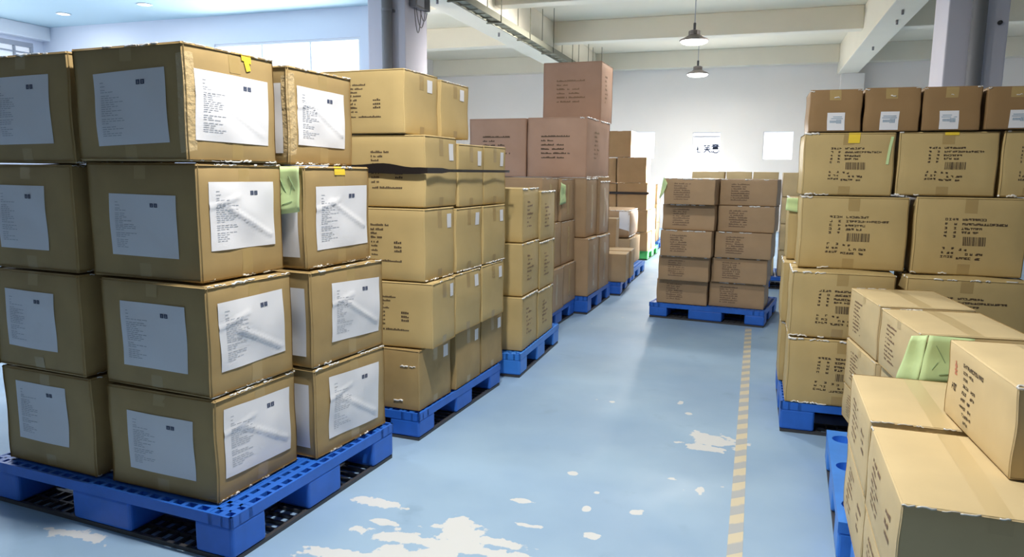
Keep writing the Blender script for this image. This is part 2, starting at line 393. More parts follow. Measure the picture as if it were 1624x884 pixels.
def sticker(bx, root, u0, v0, u1, v1, face='R', m='paper', ink=None):
    mb = MB(); bx.patch(mb, face, u0, v0, u1, v1, .0018, 2); p = mb.out('sticker', m, root, True)
    if ink:
        rd = random.Random(ink); g = MB(); du, dv = u1-u0, v1-v0
        for k in range(9): 
            a = u0+du*(.16+.075*k); bx.patch(g, face, a, v0+dv*(.42 if k < 5 else .38), a+du*.05, v0+dv*(.56 if k < 5 else .6), .0026)
        bx.patch(g, face, u0+.1*du, v0+.64*dv, u0+.9*du, v0+.68*dv, .0026); bx.patch(g, face, u0+.15*du, v0+.74*dv, u0+.85*du, v0+.78*dv, .0026)
        g.out('sticker_print', 'blueprint', p)
    return p
def print_R(bx, root, seed, du=0., dv=0., su=1., ink='ink'):
    rd = random.Random(seed); mb = MB()
    X = lambda x: (1290+x/8.84-1268)/172*su+du
    Y = lambda y: 1-((320+y/8.84-313)/117+dv)
    gu, gv = .024*su, .030
    def g(x, y): glyph(bx, mb, 'F', X(x)-gu/2, Y(y)-gv/2, gu, gv, rd)
    def ln(x0, x1, y):
        x = x0+18
        while x < x1: g(x, y); x += 40
    for x in (250, 300, 345, 390): g(x, 230)
    for y in (290, 345, 397, 452): g(250-(y-290)*.08, y); g(375-(y-290)*.08, y)
    for x, y in ((228, 612), (355, 612), (222, 667), (300, 672), (350, 672), (215, 724), (265, 724), (310, 724), (352, 724)): g(x, y)
    ln(465, 800, 230); ln(465, 1050, 290); ln(455, 745, 350); ln(460, 585, 400); ln(610, 670, 402)
    x = 485
    while x < 795:
        w = rd.choice((5, 8, 13)); bx.patch(mb, 'F', X(x), Y(572), X(x+w), Y(455)); x += w+rd.choice((6, 9, 12))
    for x, y in ((455, 622), (525, 630), (548, 685), (612, 685), (685, 683), (715, 683), (745, 685), (685, 744), (720, 744)): g(x, y)
    ln(415, 620, 740)
    return mb.out('printed_marks', ink, root)
def print_B(bx, root, seed, full=True, dv=0.):
    rd = random.Random(seed); mb = MB(); h = .030
    for i, (a, v) in enumerate(((.46, .22), (.40, .28), (.34, .335), (.38, .39), (.33, .455), (.33, .51), (.33, .57), (.33, .63))):
        line(bx, mb, 'F', .43, .43+(a-.24)*.9, 1-v-dv-h, h, rd, du=.014)
    for v in (.45, .51, .565): line(bx, mb, 'F', .68, .76, 1-v-dv-.036, .036, rd, du=.02, dens=1)
    line(bx, mb, 'F', .44, .50, 1-.71-dv-h, h, rd, du=.017); line(bx, mb, 'F', .52, .75, 1-.71-dv-h, h, rd, du=.017, dens=1)
    return mb.out('printed_marks', 'ink', root)
def print_lines(bx, root, seed, face, u0, u1, v0, v1, lens, m='faint', hh=None, du=None, dens=.9):
    rd = random.Random(seed); mb = MB(); n = len(lens); st = (v1-v0)/n; h = hh or st*.5
    for i, l in enumerate(lens):
        segs = l if isinstance(l, (list, tuple)) else [(0, l)]
        for a, b in segs: line(bx, mb, face, u0+(u1-u0)*a, u0+(u1-u0)*b, v1-st*(i+1)+st*.3, h, rd, du=du, dens=dens)
    return mb.out('printed_marks', m, root)
E_LINES = [1.0, [(0, .16), (.22, .44)], [(0, .44), (.54, .78)], [(0, .28), (.38, .78)], [(0, .37), (.42, 1.0)], [(0, .49), (.55, .8)]]
H_LINES = [1.0, [(0, .5), (.6, .8)], .8, [(0, .4), (.5, 1)], 1.0, [(.0, .6), (.7, 1)], 1.0, .9]
def note(bx, root, verts, name='green_note', ink=True):
    """a sheet of green paper, thin but solid: verts are its four corners (local)"""
    P = [Vector(v) for v in verts]; mb = MB(); n = 8; nrm = (P[1]-P[0]).cross(P[3]-P[0]).normalized()
    for sgn in (0, 1):
        for j in range(n+1):
            for i in range(n+1):
                u, v = i/n, j/n; p = P[0]*(1-u)*(1-v)+P[1]*u*(1-v)+P[2]*u*v+P[3]*(1-u)*v
                p = p+nrm*(.004*sin(6*u+2*v)+.003*sin(9*v)+.0008*sgn); mb.v.append(tuple(p))
    k = (n+1)**2
    for j in range(n):
        for i in range(n):
            q = j*(n+1)+i; mb.f += [(q+n+1, q+n+2, q+1, q), (k+q, k+q+1, k+q+n+2, k+q+n+1)]
    rim = [i for i in range(n+1)]+[(j+1)*(n+1)-1 for j in range(1, n+1)]+[k-1-i for i in range(1, n+1)]+[(n-j)*(n+1) for j in range(1, n)]
    for a, b in zip(rim, rim[1:]+rim[:1]): mb.f.append((a, b, b+k, a+k))
    o = mb.out(name, 'green', root, True)
    if ink:
        g = MB()
        for (a, b, c, e) in ((.2, .8, .45, .45), (.3, .45, .2, .3), (.55, .8, .8, .5), (.35, .2, .7, .25), (.6, .4, .65, .6)):
            q = []
            for (u, v) in ((a, b), (c, e)):
                p = P[0]*(1-u)*(1-v)+P[1]*u*(1-v)+P[2]*u*v+P[3]*(1-u)*v+nrm*(.004*sin(6*u+2*v)+.003*sin(9*v)); q.append(p)
            g.tube([tuple(q[0]+nrm*.0015), tuple((q[0]+q[1])/2+nrm*.0015), tuple(q[1]+nrm*.0015)], .0012, 5)
        g.out('pencil_marks', 'greenink', o)
    return o
# ------------------------------------------------------------------ the list of cartons: x, y (front left corner), z, turn, width, depth, top
G = {
 'pA': (-3.229, 2.220, 0.000, -0.069, 1.412, 1.156, 0.190),
 'A1_1': (-2.514, 2.222, 0.190, -0.055, 0.584, 0.494, 0.618),
 'A1_2': (-2.527, 2.241, 0.618, -0.087, 0.588, 0.484, 1.062),
 'A1_3': (-2.578, 2.259, 1.062, -0.057, 0.591, 0.485, 1.524),
 'A1_4': (-2.571, 2.227, 1.524, -0.069, 0.585, 0.493, 1.960),
 'A2_1': (-2.405, 2.770, 0.190, -0.110, 0.582, 0.554, 0.615),
 'A2_2': (-2.410, 2.776, 0.615, -0.115, 0.580, 0.553, 1.059),
 'A2_3': (-2.438, 2.770, 1.059, -0.075, 0.575, 0.507, 1.520),
 'A2_4': (-2.474, 2.753, 1.520, -0.054, 0.546, 0.489, 1.947),
 'A0_1': (-3.159, 2.264, 0.190, -0.073, 0.571, 0.513, 0.628),
 'A0_2': (-3.179, 2.267, 0.628, -0.082, 0.569, 0.513, 1.065),
 'A0_3': (-3.190, 2.279, 1.065, -0.074, 0.567, 0.513, 1.514),
 'A0_4': (-3.179, 2.286, 1.514, -0.072, 0.572, 0.513, 1.959),
 'pB': (-2.813, 3.590, 0.000, -0.053, 1.100, 1.188, 0.160),
 'B1_1': (-2.316, 3.587, 0.160, -0.057, 0.595, 0.407, 0.516),
 'B2_1': (-2.287, 4.021, 0.160, -0.038, 0.601, 0.394, 0.525),
 'B3_1': (-2.276, 4.430, 0.160, -0.038, 0.599, 0.392, 0.525),
 'B1_2': (-2.253, 3.576, 0.516, 0.018, 0.601, 0.345, 0.892),
 'B2_2': (-2.261, 3.954, 0.525, -0.042, 0.600, 0.393, 0.896),
 'B3_2': (-2.246, 4.362, 0.525, -0.039, 0.599, 0.393, 0.900),
 'B1_3': (-2.293, 3.612, 0.892, -0.048, 0.597, 0.380, 1.299),
 'B2_3': (-2.272, 3.997, 0.896, -0.049, 0.599, 0.387, 1.286),
 'B3_3': (-2.249, 4.390, 0.900, -0.048, 0.600, 0.391, 1.285),
 'B1_4': (-2.294, 3.629, 1.299, -0.044, 0.596, 0.405, 1.697),
 'B2_4': (-2.278, 4.040, 1.286, -0.042, 0.600, 0.389, 1.666),
 'B3_4': (-2.266, 4.435, 1.285, -0.044, 0.599, 0.391, 1.669),
 'B1_5': (-2.422, 3.626, 1.697, -0.049, 0.605, 0.404, 2.047),
 'B2_5': (-2.399, 4.038, 1.697, -0.042, 0.610, 0.404, 2.036),
 'pC': (-2.675, 4.916, 0.000, 0.017, 1.100, 1.176, 0.177),
 'C1_1': (-2.036, 5.004, 0.177, 0.026, 0.449, 0.432, 0.583),
 'C2_1': (-2.045, 5.446, 0.177, 0.010, 0.451, 0.463, 0.564),
 'C1_2': (-2.050, 5.043, 0.583, 0.016, 0.449, 0.457, 0.978),
 'C2_2': (-2.054, 5.507, 0.564, 0.014, 0.451, 0.464, 0.949),
 'C1_3': (-2.070, 5.099, 0.978, 0.023, 0.446, 0.460, 1.383),
 'C2_3': (-2.072, 5.567, 0.949, 0.012, 0.451, 0.464, 1.351),
 'pD': (-2.908, 6.307, 0.000, -0.025, 1.100, 1.160, 0.172),
 'D1_1': (-2.272, 6.424, 0.172, -0.010, 0.504, 0.504, 0.584),
 'D2_1': (-2.276, 6.942, 0.172, -0.018, 0.499, 0.507, 0.584),
 'D1_2': (-2.325, 6.457, 0.584, -0.023, 0.508, 0.507, 1.020),
 'D2_2': (-2.307, 6.975, 0.584, -0.027, 0.501, 0.506, 1.015),
 'D1_3': (-2.347, 6.450, 1.020, -0.046, 0.487, 0.510, 1.448),
 'D2_3': (-2.317, 6.972, 1.015, -0.028, 0.501, 0.507, 1.437),
 'pE': (-2.844, 7.502, 0.000, -0.016, 1.200, 1.179, 0.194),
 'E1_1': (-2.246, 7.484, 0.194, -0.025, 0.603, 0.499, 0.813),
 'E2_1': (-2.231, 7.991, 0.194, -0.028, 0.605, 0.501, 0.802),
 'E1_2': (-2.300, 7.572, 0.813, -0.032, 0.602, 0.505, 1.446),
 'E2_2': (-2.270, 8.091, 0.802, -0.031, 0.607, 0.502, 1.410),
 'E1_3': (-2.370, 7.572, 1.446, -0.033, 0.663, 1.059, 2.079),
 'E0_3': (-3.046, 7.591, 1.446, -0.027, 0.667, 1.050, 2.075),
 'E1_4': (-2.402, 8.256, 2.079, -0.023, 0.690, 0.600, 2.741),
 'pH': (-1.011, 7.607, 0.000, -0.140, 1.160, 0.990, 0.161),
 'H1_1': (-0.943, 7.611, 0.161, -0.120, 0.523, 0.400, 0.417),
 'H2_1': (-0.410, 7.603, 0.161, -0.116, 0.543, 0.400, 0.417),
 'H1_2': (-0.923, 7.525, 0.417, -0.119, 0.514, 0.400, 0.672),
 'H2_2': (-0.396, 7.558, 0.417, -0.118, 0.541, 0.400, 0.671),
 'H1_3': (-0.905, 7.454, 0.672, -0.117, 0.513, 0.400, 0.938),
 'H2_3': (-0.373, 7.523, 0.671, -0.120, 0.541, 0.400, 0.933),
 'H1_4': (-0.895, 7.485, 0.938, -0.117, 0.521, 0.400, 1.197),
 'H2_4': (-0.357, 7.544, 0.933, -0.120, 0.543, 0.400, 1.193),
 'H1_5': (-0.881, 7.399, 1.197, -0.119, 0.502, 0.400, 1.454),
 'H2_5': (-0.350, 7.559, 1.193, -0.120, 0.543, 0.400, 1.453),
 'pR': (0.201, 4.406, 0.000, 0.001, 1.200, 1.000, 0.184),
 'R1_1': (0.218, 4.401, 0.184, -0.002, 0.592, 0.439, 0.575),
 'R1_2': (0.215, 4.416, 0.575, 0.005, 0.543, 0.407, 0.960),
 'R2_2': (0.803, 4.423, 0.575, 0.001, 0.592, 0.407, 0.956),
 'R1_3': (0.248, 4.566, 0.960, -0.000, 0.570, 0.407, 1.383),
 'R2_3': (0.841, 4.555, 0.956, -0.004, 0.546, 0.407, 1.390),
 'R1_4': (0.240, 4.575, 1.383, 0.008, 0.483, 0.407, 1.743),
 'R2_4': (0.734, 4.582, 1.390, 0.004, 0.492, 0.407, 1.745),
 'R3_4': (1.235, 4.585, 1.390, 0.001, 0.300, 0.407, 1.749),
 'R1_5': (0.256, 4.569, 1.743, 0.001, 0.280, 0.407, 1.983),
 'R2_5': (0.543, 4.570, 1.743, 0.002, 0.285, 0.407, 1.987),
 'R3_5': (0.834, 4.569, 1.745, -0.001, 0.284, 0.407, 1.985),
 'R4_5': (1.136, 4.562, 1.749, 0.001, 0.290, 0.407, 1.978),
 'RB1_1': (0.189, 4.855, 0.184, -0.002, 0.592, 0.407, 0.575),
 'RB1_2': (0.183, 4.838, 0.575, 0.005, 0.592, 0.407, 0.960),
 'RB1_3': (0.198, 4.988, 0.960, -0.000, 0.592, 0.418, 1.358),
 'pT': (0.370, 2.912, 0.000, -0.044, 1.200, 1.099, 0.174),
 'T0': (0.575, 3.737, 0.174, 0.116, 0.420, 0.564, 0.367),
 'T1': (0.575, 3.737, 0.367, 0.116, 0.420, 0.564, 0.621),
 'Ta': (0.575, 3.753, 0.621, 0.111, 0.420, 0.568, 0.896),
 'Tb': (0.634, 3.151, 0.621, 0.101, 0.420, 0.566, 0.892),
 'pS': (0.395, 1.886, 0.000, -0.016, 1.200, 0.970, 0.180),
 'S1': (0.387, 2.485, 0.180, -0.016, 0.420, 0.584, 0.460),
 'Sd': (0.382, 2.483, 0.460, -0.020, 0.420, 0.596, 0.728),
 'Se': (0.364, 1.849, 0.460, -0.020, 0.420, 0.591, 0.728),
 'Sf': (0.650, 2.082, 0.728, 0.051, 0.420, 0.568, 0.979),
 'pF': (-2.625, 8.759, 0.000, 0.043, 1.100, 1.164, 0.164),
 'F1_1': (-1.887, 8.806, 0.164, 0.055, 0.418, 0.392, 0.518),
 'F2_1': (-1.923, 9.203, 0.164, 0.055, 0.451, 0.390, 0.523),
 'pK': (-2.676, 10.061, 0.000, 0.007, 1.100, 1.167, 0.164),
 'K1': (-2.224, 10.424, 0.164, -0.002, 0.534, 0.966, 0.559),
 'K2': (-2.546, 10.427, 0.559, 0.019, 0.853, 0.929, 0.988),
 'pG': (-2.941, 12.676, 0.000, -0.022, 1.200, 1.189, 0.170),
 'G1': (-2.278, 12.512, 0.170, -0.026, 0.551, 0.400, 0.493),
 'G2': (-2.281, 12.510, 0.493, -0.027, 0.542, 0.400, 0.877),
 'G3': (-2.284, 12.509, 0.877, -0.027, 0.526, 0.400, 1.338),
 'G4': (-2.299, 12.507, 1.338, -0.024, 0.515, 0.398, 1.770),
 'G5': (-2.544, 12.509, 1.770, -0.036, 0.488, 0.407, 2.212),
 'G3b': (-2.812, 12.523, 0.877, -0.027, 0.522, 0.400, 1.325),
 'G4b': (-2.817, 12.518, 1.325, -0.027, 0.511, 0.400, 1.759),
 'E0_1': (-2.858, 7.499, 0.194, -0.025, 0.603, 0.499, 0.813),
 'E0_2': (-2.912, 7.592, 0.813, -0.032, 0.602, 0.505, 1.446),
 'F3': (-2.190, 9.620, 0.164, 0.040, 0.440, 0.300, 0.900),
 'G1b': (-2.839, 12.526, 0.170, -0.026, 0.551, 0.400, 0.493),
 'G2b': (-2.833, 12.525, 0.493, -0.027, 0.542, 0.400, 0.877),
 'GB1': (-2.267, 12.962, 0.170, -0.026, 0.551, 0.400, 0.493),
 'GB2': (-2.269, 12.960, 0.493, -0.027, 0.542, 0.400, 0.877),
 'GB3': (-2.272, 12.960, 0.877, -0.027, 0.526, 0.400, 1.338),
 'pL': (-3.000, 14.500, 0.000, 0.000, 1.200, 1.000, 0.160),
 'L1': (-2.340, 14.500, 0.160, 0.000, 0.500, 0.500, 0.535),
 'L2': (-2.340, 14.500, 0.535, 0.000, 0.500, 0.500, 0.910),
 'L3': (-2.340, 14.500, 0.910, 0.000, 0.500, 0.500, 1.285),
 'HB2_1': (-0.378, 8.048, 0.161, -0.116, 0.520, 0.400, 0.417),
 'HB1_1': (-0.909, 8.110, 0.161, -0.116, 0.520, 0.400, 0.417),
 'HB2_2': (-0.363, 8.002, 0.417, -0.118, 0.520, 0.400, 0.671),
 'HB1_2': (-0.894, 8.065, 0.417, -0.118, 0.520, 0.400, 0.671),
 'HB2_3': (-0.340, 7.967, 0.671, -0.120, 0.520, 0.400, 0.933),
 'HB1_3': (-0.871, 8.031, 0.671, -0.120, 0.520, 0.400, 0.933),
 'HB2_4': (-0.324, 7.988, 0.933, -0.120, 0.520, 0.400, 1.193),
 'HB1_4': (-0.855, 8.052, 0.933, -0.120, 0.520, 0.400, 1.193),
 'HB2_5': (-0.317, 8.003, 1.193, -0.120, 0.520, 0.400, 1.453),
 'HB1_5': (-0.848, 8.067, 1.193, -0.120, 0.520, 0.400, 1.453),
 'pI1': (-0.980, 10.100, 0.000, 0.000, 1.000, 1.000, 0.160),
 'pI2': (0.040, 10.100, 0.000, 0.000, 1.200, 1.000, 0.160),
 'I1_1': (-0.850, 10.200, 0.160, 0.000, 0.430, 0.500, 0.510),
 'I1_2': (-0.850, 10.200, 0.510, 0.000, 0.430, 0.500, 0.860),
 'I1_3': (-0.850, 10.200, 0.860, 0.000, 0.430, 0.500, 1.210),
 'I1_4': (-0.850, 10.200, 1.210, 0.000, 0.430, 0.500, 1.535),
 'I2_1': (-0.400, 10.200, 0.160, 0.000, 0.330, 0.500, 0.510),
 'I2_2': (-0.400, 10.200, 0.510, 0.000, 0.330, 0.500, 0.860),
 'I2_3': (-0.400, 10.200, 0.860, 0.000, 0.330, 0.500, 1.210),
 'I2_4': (-0.400, 10.200, 1.210, 0.000, 0.330, 0.500, 1.535),
 'I3_1': (-0.060, 10.200, 0.160, 0.000, 0.325, 0.500, 0.510),
 'I3_2': (-0.060, 10.200, 0.510, 0.000, 0.325, 0.500, 0.860),
 'I3_3': (-0.060, 10.200, 0.860, 0.000, 0.325, 0.500, 1.210),
 'I3_4': (-0.060, 10.200, 1.210, 0.000, 0.325, 0.500, 1.535),
 'I4_1': (0.315, 10.200, 0.160, 0.000, 0.405, 0.500, 0.510),
 'I4_2': (0.315, 10.200, 0.510, 0.000, 0.405, 0.500, 0.860),
 'I4_3': (0.315, 10.200, 0.860, 0.000, 0.405, 0.500, 1.210),
 'I4_4': (0.315, 10.200, 1.210, 0.000, 0.405, 0.500, 1.530),
 'R2_1': (0.823, 4.400, 0.184, -0.002, 0.592, 0.439, 0.575),
 'T1b': (0.661, 3.171, 0.367, 0.116, 0.420, 0.564, 0.621),
 'T0b': (0.661, 3.171, 0.174, 0.116, 0.420, 0.564, 0.367),
 'S1b': (0.377, 1.893, 0.180, -0.016, 0.420, 0.584, 0.460),
 'S2a': (0.814, 2.475, 0.460, -0.020, 0.420, 0.596, 0.728),
 'S2b': (0.796, 1.841, 0.460, -0.020, 0.420, 0.591, 0.728),
 'S2c': (0.818, 2.478, 0.180, -0.016, 0.420, 0.584, 0.460),
 'S2d': (0.809, 1.886, 0.180, -0.016, 0.420, 0.584, 0.460),
}
GRP = {}
def carton(key, m, label, group, deco=None, bulge=.006, r=.009, top=True, cat='carton'):
    x, y, z0, a, w, d, z1 = G[key]
    c = (x+cos(a)*w/2-sin(a)*d/2, y+sin(a)*w/2+cos(a)*d/2, z0)
    root = thing('carton', label, cat, c, a, group); bx = Box(w, d, z1-z0, key, bulge, r); bx.key = key
    bx.body(m, root)
    if top: tape(bx, 'T', .5, .055/w if d > w*1.3 else .055/d, .01, .99, root, 'paletape' if m == 'pale' else 'tape', d > w*1.3, 8)
    if deco: deco(bx, root)
    return root, bx
def seed(k): return sum(ord(c)*(i+3) for i, c in enumerate(k))
LAY = {1: 'bottom', 2: 'second', 3: 'third', 4: 'top'}
# --- stack A: the nearest left pallet, cartons with big white paper labels
def decoA(bx, root):
    k = bx.key; s = seed(k); col, row = k[1], int(k[3])
    rd = random.Random(s)
    if col in '01':
        rr = {('1', 4): (.20, .15, .84, .78, .0), ('1', 3): (.21, .20, .81, .73, 0), ('1', 2): (.20, .20, .80, .80, 0), ('1', 1): (.20, .19, .80, .77, 0),
              ('0', 4): (.20, .18, .79, .80, .0), ('0', 3): (.16, .20, .70, .80, 0), ('0', 2): (.16, .22, .72, .80, 0), ('0', 1): (.16, .26, .72, .86, 0)}[col, row]
        paper(bx, root, 'F', *rr[:4], s, rot=rr[4]+rd.uniform(-.03, .03)+(.03 if row == 4 else -.01))
        tape(bx, 'F', .5, .06/(2*bx.half[0]), .0, .14, root)
        tape(bx, 'F', .5, .06/(2*bx.half[0]), .86, 1, root)
    else:
        paper(bx, root, 'F', .30, .12, .93, .82, s, rot=0)
    rr = {'1': {4: (.10, .18, .90, .78), 3: (.12, .26, .88, .84), 2: (.12, .22, .88, .84), 1: (.10, .20, .90, .86)}, '2': {4: (.13, .20, .86, .80), 3: (.16, .18, .95, .80), 2: (.25, .20, .93, .82), 1: (.18, .15, .88, .84)}, '0': {i: (.3, .25, .9, .85) for i in (1, 2, 3, 4)}}[col][row]
    paper(bx, root, 'R', *rr, s+3, rot=rd.uniform(-.05, .02) if row < 4 else -.02, crease=(.5 if (col, row) in (('1', 4),) else 1.0))
    tape(bx, 'R', .53, .06/(2*bx.half[1]), .0, .25, root); tape(bx, 'R', .53, .06/(2*bx.half[1]), .8, 1, root)
    crinkle(bx, root, [('R', .01, .02, .98), ('R', .99, .02, .98)]+([('F', .99, .3, .95)] if row == 4 else []), s, .008, .4)
    if k in ('A1_4', 'A2_4'):
        mb = MB(); bx.patch(mb, 'R', .004, .0, .11, 1.0, .0012, 6); mb.out('corner_tape', 'ctape', root, True)
        mb = MB(); bx.patch(mb, 'F', .93, .0, .996, 1.0, .0012, 6); mb.out('corner_tape', 'ctape', root, True)
    if k == 'A1_4':
        mb = MB(); bx.patch(mb, 'R', .61, .92, .72, 1.0, .004, 3, skew=-.2); bx.patch(mb, 'R', .645, .84, .70, .93, .0045, 2, rot=.25); mb.out('yellow_tape', 'yellow', root, True)
        mb = MB(); bx.patch(mb, 'T', .86, .58, 1.0, .76, .002, 3); mb.out('yellow_tape', 'yellow', root, True)
    if k == 'A2_3':
        mb = MB(); bx.patch(mb, 'R', .44, .91, .60, 1.0, .003, 3); mb.out('yellow_tape', 'yellow', root, True)
        w, d, h = bx.half; h *= 2
        note(bx, root, [(w-.15, -d-.022, h-.22), (w-.015, -d-.016, h-.20), (w-.01, -d-.012, h-.005), (w-.145, -d-.014, h-.005)])
for col, ct in (('1', 'front corner column'), ('2', 'second column along the aisle'), ('0', 'column at the left photo edge')):
    for row in (1, 2, 3, 4):
        lab = 'white-labelled kraft carton, %s of four, %s of nearest left pallet' % (LAY[row], ct)
        carton('A%s_%d' % (col, row), 'kraft', lab, 'cartons with white paper labels on the nearest left pallet', decoA, bulge=.010)
# --- stack B
def decoB(bx, root):
    k = bx.key; s = seed(k); col, row = int(k[1]), int(k[3])
    if col == 1 and row > 1: print_B(bx, root, s)
    sticker(bx, root, .74 if row < 5 else .66, .66 if row in (4,) else .70, .89 if row < 5 else .82, .90, ink=None)
    tape(bx, 'R', .5, .05/(2*bx.half[1]), .72, 1, root); tape(bx, 'R', .5, .05/(2*bx.half[1]), .0, .14, root)
    if row in (3,): crinkle(bx, root, [('R', .01, .05, .98)], s, .010, .15)
    if row in (5, 2): crinkle(bx, root, [('R', .985, .05, .9)], s, .005, .5)
    if k == 'B1_1': crinkle(bx, root, [('F', .72, .80, .93), ('F', .15, .72, .8)], s, .009, .0)
LB = {1: 'bottom', 2: 'second', 3: 'third', 4: 'fourth', 5: 'top'}
for row in (1, 2, 3, 4, 5):
    for col in ((1, 2, 3) if row < 5 else (1, 2)):
        ct = {1: 'nearest column', 2: 'middle column', 3: 'farthest column'}[col]
        lab = 'tan carton with small white sticker, %s layer, %s of second left pallet' % (LB[row], ct)
        carton('B%d_%d' % (col, row), 'tan' if row > 1 else 'kraft', lab, 'tan cartons on the second left pallet', decoB, bulge=.007)
# a spare flattened carton tucked upright between the first two stacks
mb = MB().box(-.16, -.015, 0, .0, .015, .58)
# --- stack C
def decoC(bx, root):
    s = seed(bx.key)
    print_lines(bx, root, s, 'R', .28, .62, .25, .78, [.5, .9, .4, 1, .8, .3, .9], 'faint', du=.05)
    print_lines(bx, root, s+1, 'F', .15, .6, .3, .75, [.8, .5, .9, .6], 'faint')
    crinkle(bx, root, [('R', .99, .0, .98)], s, .012, .15)
for row in (1, 2, 3):
    for col in (1, 2):
        lab = 'film-wrapped tan carton, %s of three, %s column of third left pallet' % ({1: 'bottom', 2: 'middle', 3: 'top'}[row], {1: 'near', 2: 'far'}[col])
        carton('C%d_%d' % (col, row), 'tan', lab, 'wrapped tan cartons on the third left pallet', decoC)
# --- stack D
def decoD(bx, root):
    s = seed(bx.key); tape(bx, 'R', .5, .05/(2*bx.half[1]), .0, 1, root)
    crinkle(bx, root, [('R', .99, .05, .98)], s, .006, .3)
    if bx.key == 'D2_3':
        w, d, h = bx.half; h *= 2
        note(bx, root, [(w+.012, -d-.10, h-.25), (w+.016, -d+.11, h-.24), (w+.010, -d+.09, h-.06), (w+.006, -d-.06, h-.03)])
for row in (1, 2, 3):
    for col in (1, 2):
        lab = 'brown carton, %s of three, %s column, behind the third left pallet' % ({1: 'bottom', 2: 'middle', 3: 'top'}[row], {1: 'near', 2: 'far'}[col])
        carton('D%d_%d' % (col, row), 'brown', lab, 'brown cartons on the fourth left pallet', decoD)
# --- stack E: large pinkish cartons on tall brown ones
def decoE(bx, root):
    k = bx.key; s = seed(k)
    if k in ('E1_3', 'E0_3', 'E1_4'):
        print_lines(bx, root, s, 'F', .24, .73, .30, .72, E_LINES, 'ink' if k != 'E1_4' else 'faint', du=.02, dens=.95, hh=.030)
        print_lines(bx, root, s+1, 'R', .3, .5, .3, .8, [1, .6, .8, .7, 1, .8, .5], 'faint', du=.03)
    else:
        tape(bx, 'R', .5, .05/(2*bx.half[1]), .0, 1, root)
    if k in ('E1_3',): crinkle(bx, root, [('R', .99, .0, .98), ('R', .01, .05, .98), ('F', .985, .88, .99)], s, .012, .1)
    if k in ('E1_1', 'E2_1', 'E1_2', 'E2_2'): crinkle(bx, root, [('R', .99, .0, .98)], s, .012, .15)
for k, m, lab in (('E1_1', 'brown', 'tall brown wrapped carton, bottom near one under the large pinkish cartons'), ('E2_1', 'brown', 'tall brown wrapped carton, bottom far one under the large pinkish cartons'),
               ('E1_2', 'brown', 'tall brown wrapped carton, second layer near one under the large pinkish cartons'), ('E2_2', 'brown', 'tall brown wrapped carton, second layer far one under the large pinkish cartons'),
               ('E1_3', 'pink', 'large pinkish carton with six printed lines, right one below the topmost carton'), ('E0_3', 'pink', 'large pinkish carton half hidden behind the second left stack'),
               ('E1_4', 'pink', 'topmost large pinkish carton standing alone above all the other cartons'),
               ('E0_1', 'brown', 'brown carton hidden under the left large pinkish carton'), ('E0_2', 'brown', 'brown carton hidden under the left large pinkish carton')):
    carton(k, m, lab, 'large cartons on the fifth left pallet', decoE, bulge=.008)
# --- far left pallets F, K, G, Lc
def decoF(bx, root): crinkle(bx, root, [('R', .99, .05, .98)], seed(bx.key), .006, .4)
carton('F1_1', 'far', 'low brown carton with lit top beside the aisle, nearer of two', 'low cartons beyond the pinkish stack', decoF)
carton('F2_1', 'far', 'low brown carton with lit top beside the aisle, farther of two', 'low cartons beyond the pinkish stack', decoF)
carton('F3', 'far', 'narrow upright brown carton just behind the low cartons', 'low cartons beyond the pinkish stack', decoF)
carton('K1', 'far', 'brown wrapped carton under the large film-wrapped bundle', 'cartons on the seventh left pallet', decoF)
def decoK(bx, root):
    crinkle(bx, root, [('F', .97, .1, .95), ('R', .97, .05, .98), ('R', .02, .05, .9)], 4, .02, .1)
    mb = MB(); bx.patch(mb, 'F', .80, .30, 1.0, .98, .004, 4, skew=-.5); mb.out('paper_label', 'paper', root, True)
carton('K2', 'brown', 'large round-cornered bundle wrapped in film with pale patch', 'cartons on the seventh left pallet', decoK, bulge=.02, r=.07)
def decoG(bx, root):
    crinkle(bx, root, [('R', .99, .0, .98), ('F', .99, .2, .8)], seed(bx.key), .007, .4)
for k, lab in (('G1', 'dark brown carton, bottom of the tall far left stack'), ('G2', 'dark brown carton, second from bottom of the tall far left stack'),
               ('G3', 'dark brown carton with black band, right of the tall far left stack'), ('G4', 'dark brown carton, right one just below the topmost of far left stack'),
               ('G5', 'dark brown topmost carton of the tall far left stack'), ('G3b', 'dark brown carton with black band, left of the tall far left stack'),
               ('G4b', 'dark brown carton, left one just below the topmost of far left stack'),
               ('G1b', 'dark brown carton hidden at the left of the far stack'), ('G2b', 'dark brown carton hidden at the left of the far stack')):
    carton(k, 'rust', lab, 'dark brown cartons of the tall far left stack', decoG)
for k in ('GB1', 'GB2', 'GB3'):
    carton(k, 'far', {'GB1': 'pale-sided carton, bottom, at back of the tall far left stack', 'GB2': 'pale-sided carton, middle, at back of the tall far left stack', 'GB3': 'pale-sided carton, upper, at back of the tall far left stack'}[k], 'back cartons of the tall far left stack', decoF)
for k in ('L1', 'L2', 'L3'):
    carton(k, 'far', 'beige carton of the farthest left stack, %s of three' % {'L1': 'bottom', 'L2': 'middle', 'L3': 'top'}[k], 'cartons of the farthest left stack')
